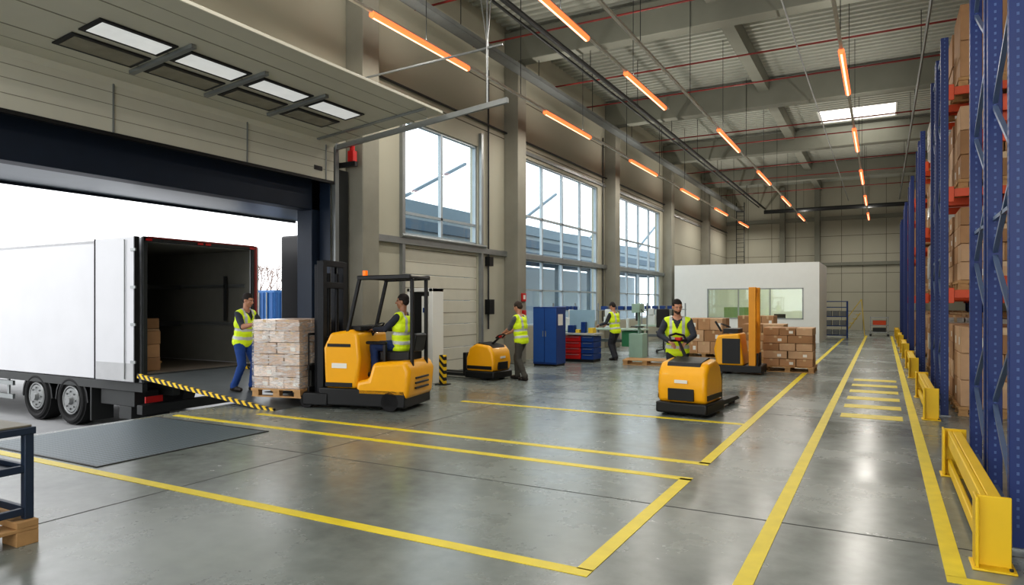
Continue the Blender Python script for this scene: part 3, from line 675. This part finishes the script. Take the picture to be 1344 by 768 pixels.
def bench(loc,rot=0):
    g=G('assembly_workbench',loc,rot); bm=g.p('top',mat('bench_green',(176,196,180),.5),.008); bbox(bm,-.9,.9,-.38,.38,.82,.87)
    bm=g.p('legs',GALV,.005)
    for x in (-.85,.85):
        for y in (-.33,.33): bbox(bm,x-.03,x+.03,y-.03,y+.03,0,.82)
        bbox(bm,x-.02,x+.02,-.33,.33,.15,.2)
    bbox(bm,-.85,.85,.3,.34,.4,.5); bm=g.p('drawer_unit',mat('green_cab',(60,130,90),.5),.008); bbox(bm,.2,.75,-.3,.3,.3,.8)
    bm=g.p('shelf_uprights',GALV); bbox(bm,-.87,-.83,.3,.34,.87,1.7); bbox(bm,.83,.87,.3,.34,.87,1.7); bbox(bm,-.87,.87,.15,.38,1.45,1.48)
    bm=g.p('machine',mat('machine_grey',(206,210,208),.4),.02); bbox(bm,-.5,-.2,-.1,.2,.87,1.25); bbox(bm,-.45,-.25,-.12,.0,1.25,1.5); bcyl(bm,(.3,0,.87),(.3,0,1.2),.05)
    bm=g.p('bins',BLUEC,.01)
    for k in range(5): bbox(bm,-.7+k*.3,-.5+k*.3,.17,.36,1.48,1.6)
    g.done()
bench((-7.6,21.2,0)); bench((-7.4,25.3,0)); bench((-8.6,19.8,0),math.pi/2)
g=G('drill_press',(-6.75,20.6,0)); bm=g.p('column',mat('press_green',(150,176,160),.45),.01); bbox(bm,-.22,.22,-.25,.25,0,.75); bcyl(bm,(0,.1,.75),(0,.1,1.7),.045); bbox(bm,-.13,.13,-.25,.22,1.4,1.68)
bm=g.p('spindle',DGREY); bcyl(bm,(0,-.15,1.15),(0,-.15,1.4),.03); bcyl(bm,(.13,-.1,1.5),(.28,-.2,1.38),.012); bbox(bm,-.16,.16,-.25,.1,.95,.98); g.done()
g=G('office_chair',(-6.6,22.9,0),.4); bm=g.p('cushions',BLACK,.04); bbox(bm,-.24,.24,-.22,.24,.66,.74); bbox(bm,-.22,.22,.22,.28,.85,1.5); bm=g.p('stem',DGREY); bcyl(bm,(0,0,.1),(0,0,.66),.03); bbar(bm,(0,.2,.7),(0,.27,.9),.06,.03)
for k in range(5):
    a=k*2*math.pi/5; bbar(bm,(0,0,.12),(.28*math.cos(a),.28*math.sin(a),.07),.04,.03); bcyl(bm,(.28*math.cos(a)-.02,.28*math.sin(a),.03),(.28*math.cos(a)+.02,.28*math.sin(a),.03),.03,seg=10)
g.done()
g=G('control_cabinet',(-8.65,11.9,0)); bm=g.p('frame',WHITE,.01); bbox(bm,-.34,-.26,-.2,.2,0,2.02); bbox(bm,.24,.34,-.2,.2,0,2.02); bbox(bm,-.34,.34,-.2,.2,1.94,2.02)
bm=g.p('dark_inset',BLACK); bbox(bm,-.26,.24,-.12,.18,.02,1.94); bm=g.p('panel',WHITE,.01); bbox(bm,.02,.22,-.16,-.12,.5,1.85); bm=g.p('status_label',BLUEC); bbox(bm,.06,.18,-.166,-.16,1.5,1.6); g.done()
g=G('hazard_bollard',(-8.05,11.7,0)); bm=g.p('post',HAZ,.01); bbox(bm,-.06,.06,-.06,.06,.02,.62); bm=g.p('base',BLACK); bbox(bm,-.12,.12,-.12,.12,0,.02); g.done()
g=G('tool_shelf',(-2.0,36.5,0)); bm=g.p('frame',BLUEC,.005)
for x in (-.5,.5):
    for y in (-.25,.25): bbox(bm,x-.03,x+.03,y-.03,y+.03,0,1.8)
for z in (.15,.6,1.05,1.5,1.78): bbox(bm,-.5,.5,-.27,.27,z-.02,z+.02)
bm=g.p('bins',mat('bin_grey',(120,124,126),.5),.01)
for z in (.17,.62,1.07): 
    for k in range(3): bbox(bm,-.45+k*.32,-.18+k*.32,-.24,.2,z,z+.25)
g.done()
g=G('rolling_platform_ladder',(-1.3,39,0)); bm=g.p('frame',mat('ladder_yellow',(190,170,80),.5))
for y in (-.3,.3): bbar(bm,(-.5,y,0),(.3,y,1.2),.035,.035); bbar(bm,(.5,y,0),(.35,y,1.9),.035,.035); bbar(bm,(-.4,y,.8),(.35,y,1.9),.03,.03)
for k in range(5): bbox(bm,-.5+k*.15,-.3+k*.15,-.3,.3,.22+k*.22,.25+k*.22)
g.done()
g=G('steel_cart',(-.15,40,0)); bm=g.p('frame',GALV)
for x in (-.4,.4):
    for y in (-.3,.3): bbox(bm,x-.02,x+.02,y-.02,y+.02,.05,1.0)
for z in (.2,.55,.95): bbox(bm,-.42,.42,-.32,.32,z-.02,z+.02)
bm=g.p('tubs',ORANGE,.01); bbox(bm,-.3,.3,-.25,.25,.57,.8); bm=g.p('tubs2',DGREY,.01); bbox(bm,-.3,.3,-.25,.25,.22,.42); bm=g.p('castors',RUB)
for x in (-.4,.4):
    for y in (-.3,.3): bcyl(bm,(x,y-.02,.05),(x,y+.02,.05),.05)
g.done()
g=G('fixed_ladder',(-8.6,46.9,0)); bm=g.p('rails',DGREY); bbox(bm,.0,.05,0,.05,0,8.4); bbox(bm,.5,.55,0,.05,0,8.4)
for k in range(27): bbox(bm,0,.55,.01,.04,.3+k*.3,.33+k*.3)
g.done()
# ------------------------------------------------------------------ foreground stand
g=G('steel_workshop_stand',(-5.31,2.60,0)); bm=g.p('frame',mat('stand_navy',(44,58,78),.45),.006)
for x in (-1.5,-.03):
    for y in (-.8,-.03): bbox(bm,x-.03,x+.03,y-.03,y+.03,.17,.78)
bbox(bm,-1.55,.01,-.84,.01,.77,.82)
for z in (.2,.5): bbox(bm,-1.5,-.03,-.05,-.01,z,z+.05); bbox(bm,-.05,-.01,-.8,-.03,z,z+.05)
bbox(bm,-1.5,-.03,-.8,-.03,.5,.52)
bm=g.p('table_top',mat('stand_top',(128,124,112),.5),.004); bbox(bm,-1.53,-.01,-.82,-.01,.82,.835)
bm=g.p('pallet_base',WOOD,.004)
for x in (-1.4,-.75,-.06): 
    for y in (-.75,-.06): bbox(bm,x-.1,x+.1,y-.07,y+.07,0,.10)
for y in (-.75,-.43,-.06): bbox(bm,-1.52,.04,y-.07,y+.07,.125,.17)
for x in (-1.4,-.75,-.06): bbox(bm,x-.1,x+.1,-.82,.01,.10,.125)
g.done()

# ------------------------------------------------------------------ PEOPLE
def esph(bm,c,r,R=None,seg=16):
    M=Matrix.Translation(c)
    if R is not None: M=M@R.to_4x4()
    bmesh.ops.create_uvsphere(bm,u_segments=seg,v_segments=seg//2+2,radius=1,matrix=M@Matrix.Diagonal((r[0],r[1],r[2],1)))
def cap(bm,p0,r0,p1,r1,seg=14):
    p0=V(p0);p1=V(p1)
    for p,r in ((p0,r0),(p1,r1)): bmesh.ops.create_uvsphere(bm,u_segments=seg,v_segments=8,radius=r,matrix=Matrix.Translation(p))
    if (p1-p0).length>1e-4: bcyl(bm,p0,p1,r0,r1,seg=seg)
def remesh(bm,name,vox,it=3,wr=0.0):
    me=bpy.data.meshes.new(name); bmesh.ops.recalc_face_normals(bm,faces=bm.faces); bm.to_mesh(me); bm.free()
    o=bpy.data.objects.new(name+'_tmp',me); COL.objects.link(o)
    r=o.modifiers.new('r','REMESH'); r.mode='VOXEL'; r.voxel_size=vox; r.use_smooth_shade=True
    s=o.modifiers.new('s','SMOOTH'); s.factor=.5; s.iterations=it
    dg=bpy.context.evaluated_depsgraph_get(); dg.update()
    m2=bpy.data.meshes.new_from_object(o.evaluated_get(dg)); m2.name=name
    bpy.data.objects.remove(o)
    if wr>0:
        ns=[v.normal.copy() for v in m2.vertices]
        for v,n in zip(m2.vertices,ns):
            p=v.co; a=mnoise.noise(V((p.x*9,p.y*9,p.z*22)))+.5*mnoise.noise(p*31)
            v.co=p+n*(a*wr)
    for p in m2.polygons: p.use_smooth=True
    return m2
def ik(a,b,l1,l2,pole):
    a=V(a);b=V(b);d=b-a;D=d.length
    if D>l1+l2-.004: b=a+d.normalized()*(l1+l2-.004); d=b-a; D=d.length
    u=d.normalized(); x=(l1*l1-l2*l2+D*D)/(2*D); h=math.sqrt(max(0,l1*l1-x*x))
    pl=V(pole); pl=pl-u*pl.dot(u); pl=pl.normalized() if pl.length>1e-5 else V((0,0,1))
    return a+u*x+pl*h,b
def segd(p,a,b):
    ab=b-a; t=max(0,min(1,(p-a).dot(ab)/max(1e-9,ab.dot(ab)))); return (p-(a+ab*t)).length
SHOE=mat('safety_shoe',(40,34,30),.6); VEST=mat('hi_vis_fabric',(208,232,34),.6,noise=.05,nscale=14,bump=.3,bscale=12,emit=.05); SILV=mat('reflective_tape',(190,194,190),.3)
def person(name,loc,rot,pel,lean,look,wr,wl,ar,al,skin=(190,140,112),hair=(34,26,22),trou=(46,58,92),shirt=(60,64,72),forearm_bare=False,kp=(0,1,.1),er=(.5,-.4,-1),beard=False,toe=(0,1),curl=1.0,B=1.12):
    sk='skin_%d'%skin[0]; SK_=mat(sk,skin,.5,noise=.05,nscale=20); HR=mat('hair_%d'%hair[0],hair,.8,noise=.2,nscale=40,bump=.4,bscale=60); TR=mat('trousers_%d_%d'%(trou[0],trou[2]),trou,.85,noise=.1,nscale=10,bump=.4,bscale=10); SH=mat('shirt_%d'%shirt[0],shirt,.85,noise=.1,nscale=10,bump=.3,bscale=12)
    E=bpy.data.objects.new(name,None); E.location=loc; E.rotation_euler=(0,0,rot); COL.objects.link(E)
    def add(me,nm,mats):
        for m in mats: me.materials.append(m)
        o=bpy.data.objects.new(nm,me); COL.objects.link(o); o.parent=E; return o
    P=V(pel); s0=V((1,0,0)); u=V((math.sin(lean[1]),math.sin(lean[0]),math.cos(lean[0]))).normalized(); s=(s0-u*s0.dot(u)).normalized(); f=u.cross(s)
    R=Matrix((s,f,u)).transposed()
    def T(a,b,c): return P+s*a+f*b+u*c
    shr,shl=T(.188,0,.442),T(-.188,0,.442); hr,hl=T(.092,0,-.03),T(-.092,0,-.03)
    elr,wr=ik(shr,wr,.285,.255,er); ell,wl=ik(shl,wl,.285,.255,(-er[0],er[1],er[2]))
    knr,ar=ik(hr,ar,.43,.42,kp); knl,al=ik(hl,al,.43,.42,kp)
    b=bmesh.new()
    torso=[(T(0,0,.0),(.168*B*.97,.118*B,.12)),(T(0,.008,.12),(.152*B,.112*B,.14)),(T(0,.0,.27),(.168*B,.122*B,.15)),(T(0,-.005,.37),(.160*B,.112*B,.12))]
    for c,r in torso: esph(b,c,r,R)
    for sg,S in ((1,shr),(-1,shl)): cap(b,T(sg*.07,-.008,.475),.058,S,.064)
    cap(b,T(0,-.01,.44),.066,T(0,.005,.58),.054)
    for S,E_,W in ((shr,elr,wr),(shl,ell,wl)): cap(b,S,.063,E_,.052); cap(b,E_,.049,W,.031 if forearm_bare else .038)
    for H,K,A in ((hr,knr,ar),(hl,knl,al)): cap(b,H,.102,K,.074); cap(b,K,.074,A,.060); cap(b,A+V((0,0,.03)),.064,A+V((0,0,.0)),.066)
    td=V((toe[0],toe[1],0)).normalized()
    for A in (ar,al):
        h=V((A.x,A.y,A.z-.045)); cap(b,h-td*.035,.042,h+td*.15+V((0,0,-.004)),.038); cap(b,A,.05,h,.045)
        esph(b,h+td*.09+V((0,0,.005)),(.050,.06,.04))
    bones=[(T(0,0,-.02),T(0,0,.1),'t'),(T(0,0,.12),T(0,0,.44),'s'),(T(0,0,.50),T(0,0,.60),'k'),(shr,elr,'s'),(shl,ell,'s'),(elr,wr,'k' if forearm_bare else 's'),(ell,wl,'k' if forearm_bare else 's'),(hr,knr,'t'),(hl,knl,'t'),(knr,ar,'t'),(knl,al,'t')]
    for A in (ar,al): h=V((A.x,A.y,A.z-.05)); bones.append((h-td*.03,h+td*.14,'b'))
    for S in (shr,shl): bones.append((T(0,0,.44),S,'s'))
    me=remesh(b,'body',.013,3,.006); mi={'t':0,'s':1,'k':2,'b':3}
    for p in me.polygons:
        c=p.center; best=min(bones,key=lambda q:segd(c,q[0],q[1])); p.material_index=mi[best[2]]
    add(me,'body',[TR,SH,SK_,SHOE])
    b=bmesh.new()
    for c,r in torso: esph(b,c,(r[0]+.02,r[1]+.022,r[2]+.015),R)
    esph(b,T(0,0,-.06),(.18*B,.135*B,.12),R)
    for sg,S in ((1,shr),(-1,shl)): cap(b,T(sg*.09,-.006,.468),.070,S-s*sg*.025,.078)
    me=remesh(b,'hi_vis_vest',.012,3,.005)
    bb=bmesh.new(); bb.from_mesh(me)
    bmesh.ops.bisect_plane(bb,geom=bb.verts[:]+bb.edges[:]+bb.faces[:],plane_co=T(0,0,-.13),plane_no=-u,clear_outer=True)
    # V neckline
    dead=[]
    for fc in bb.faces:
        q=fc.calc_center_median()-P; a=abs(q.dot(s)); c=q.dot(u); fr=q.dot(f)
        if (fr>.03 and c>.33+a*2.2) or (c>.47 and a<.075): dead.append(fc)
    bmesh.ops.delete(bb,geom=dead,context='FACES')
    bb.to_mesh(me); bb.free()
    for p in me.polygons:
        p.use_smooth=True
        q=p.center-P; a=q.dot(s); c=q.dot(u); fr=q.dot(f)
        k=0
        if .0<c<.055 or .15<c<.20: k=1
        elif c>.20 and .08<abs(a)<.125: k=1
        p.material_index=k
    add(me,'hi_vis_vest',[VEST,SILV])
    yaw,pit=look; HR_=R@Matrix.Rotation(yaw,3,'Z')@Matrix.Rotation(pit,3,'X'); C=T(0,.02,.69)
    def Hh(x,y,z): return C+HR_@V((x,y,z))
    b=bmesh.new()
    esph(b,Hh(0,-.012,.032),(.077,.097,.092),HR_,20); esph(b,Hh(0,.018,-.03),(.064,.074,.088),HR_,20); esph(b,Hh(0,.05,-.088),(.034,.034,.028),HR_)
    for sg in (1,-1):
        esph(b,Hh(sg*.036,.055,-.03),(.024,.024,.022),HR_); esph(b,Hh(sg*.077,-.008,-.008),(.010,.020,.030),HR_); cap(b,Hh(sg*.012,.083,.022),.009,Hh(sg*.05,.070,.024),.009)
    cap(b,Hh(0,.088,.01),.009,Hh(0,.108,-.024),.013); esph(b,Hh(0,.083,-.058),(.024,.012,.010),HR_)
    cap(b,Hh(0,-.015,-.05),.054,T(0,.0,.55),.055)
    me=remesh(b,'head',.006,2)
    for p in me.polygons:
        q=HR_.transposed()@(p.center-C); k=0
        if (q.z>.062) or (q.y<.0 and q.z>-.01 and abs(q.x)<.08) or (q.y<-.04 and q.z>-.06) or (abs(q.x)>.06 and q.z>.02 and q.y<.045): k=1
        if beard and q.y>.02 and q.z<-.050 and q.z>-.125 and not (q.z>-.066 and abs(q.x)<.02 and q.y>.085): k=2
        p.material_index=k
    add(me,'head',[SK_,HR,mat('beard_stubble',(74,54,44),.8)])
    b=bmesh.new(); esph(b,Hh(0,-.02,.046),(.081,.096,.088),HR_,20); esph(b,Hh(0,-.045,.0),(.075,.070,.070),HR_,20)
    me=remesh(b,'hair',.007,2,.004); bb=bmesh.new(); bb.from_mesh(me)
    bmesh.ops.bisect_plane(bb,geom=bb.verts[:]+bb.edges[:]+bb.faces[:],plane_co=Hh(0,.052,.055),plane_no=HR_@V((0,.75,-.66)),clear_outer=True)
    bb.to_mesh(me); bb.free(); add(me,'hair',[HR])
    b=bmesh.new()
    for sg in (1,-1): esph(b,Hh(sg*.031,.078,.000),(.012,.009,.0055),HR_,10)
    me=bpy.data.meshes.new('eyes'); finish_bm(b,me); add(me,'eyes',[mat('eye_white',(205,200,194),.2)])
    b=bmesh.new()
    for sg in (1,-1): esph(b,Hh(sg*.031,.085,.000),(.006,.004,.0055),HR_,8); cap(b,Hh(sg*.016,.090,.021),.0035,Hh(sg*.046,.080,.022),.003,8)
    me=bpy.data.meshes.new('pupils_and_brows'); finish_bm(b,me); add(me,'pupils_and_brows',[HR])
    b=bmesh.new(); esph(b,Hh(0,.092,-.058),(.022,.006,.004),HR_,10); me=bpy.data.meshes.new('mouth'); finish_bm(b,me); add(me,'mouth',[mat('lips',(140,76,66),.5)])
    for nm,El,W,sg in (('hand_right',elr,wr,1),('hand_left',ell,wl,-1)):
        d=(W-El).normalized(); n=V((0,0,-1)); n=(n-d*n.dot(d)); n=n.normalized() if n.length>.2 else (V((-sg,0,0))-d*d.dot(V((-sg,0,0)))).normalized()
        w_=d.cross(n)*1.0
        if w_.dot(s)*sg>0: w_=-w_
        b=bmesh.new(); K0=W+d*.015
        Ls=[.040,.044,.041,.033]
        for i in range(4):
            off=(1.5-i)*.021; base=K0+w_*(off*.6); kn=W+d*(.095-.005*abs(i-1))+w_*off
            cap(b,base,.014,kn,.0115,10)
            p=kn; dd=d.copy(); L_=Ls[i]
            for j,(ln,r0,r1) in enumerate(((L_,.0105,.0095),(L_*.65,.0095,.0085),(L_*.55,.0085,.0075))):
                ang_=curl*(.45+.15*j); dd=(dd*math.cos(ang_)+n*math.sin(ang_)).normalized()
                q=p+dd*ln; cap(b,p,r0,q,r1,8); p=q
        t0=W+d*.03+w_*.025; t1=t0+(w_*.7+d*.6+n*.3).normalized()*.04; t2=t1+(d*.7+n*.6+w_*.1).normalized()*.032; t3=t2+(d*.6+n*.7).normalized()*.022
        cap(b,t0,.016,t1,.0125,8); cap(b,t1,.012,t2,.0105,8); cap(b,t2,.0105,t3,.009,8); cap(b,W-d*.03,.028,W+d*.03,.022,10)
        me=remesh(b,nm,.0045,1); add(me,nm,[SK_])
    return E
person('warehouse_loader',(-9.93,8.22,.15),math.radians(-82),(0,0,.92),(.14,.0),(.1,-.12),(.20,.47,1.20),(-.18,.47,1.18),(.13,-.08,.085),(-.12,.10,.085),trou=(30,66,128),shirt=(52,56,66),forearm_bare=True,skin=(176,130,104))
person('forklift_driver',(-7.45+.56*math.cos(FA),8.72+.56*math.sin(FA),0),math.radians(90)+FA,(0,0,1.035),(-.06,0),(.25,-.1),(.13,.42,1.27),(-.13,.42,1.27),(.13,.40,.58),(-.13,.40,.58),kp=(0,.8,1),trou=(38,60,104),shirt=(44,48,60),skin=(160,116,90),er=(.6,-.2,-1))
person('stacker_operator',(-7.02,13.25,0),math.radians(86),(0,0,.925),(.1,0),(.0,-.25),(.10,.42,1.02),(-.10,.42,1.02),(.10,.16,.085),(-.10,-.16,.085),trou=(74,72,66),shirt=(96,98,96),forearm_bare=True,hair=(60,50,42))
person('bench_worker',(-7.0,19.2,0),math.radians(75),(0,0,.92),(.12,0),(.1,-.4),(.2,.4,1.05),(-.2,.4,1.05),(.1,.04,.085),(-.1,-.04,.085),trou=(50,52,58),shirt=(58,62,66),hair=(40,34,30))
person('pallet_truck_operator',(-3.02,11.3,.0),math.radians(193),(0,0,.955),(.12,0),(.30,-.12),(.12,.38,1.08),(-.14,.40,1.06),(.11,.08,.085),(-.11,-.06,.085),trou=(44,48,56),shirt=(52,56,64),beard=True,hair=(30,24,21),skin=(190,142,114),er=(1.2,-.2,-.5))
print('DONE')
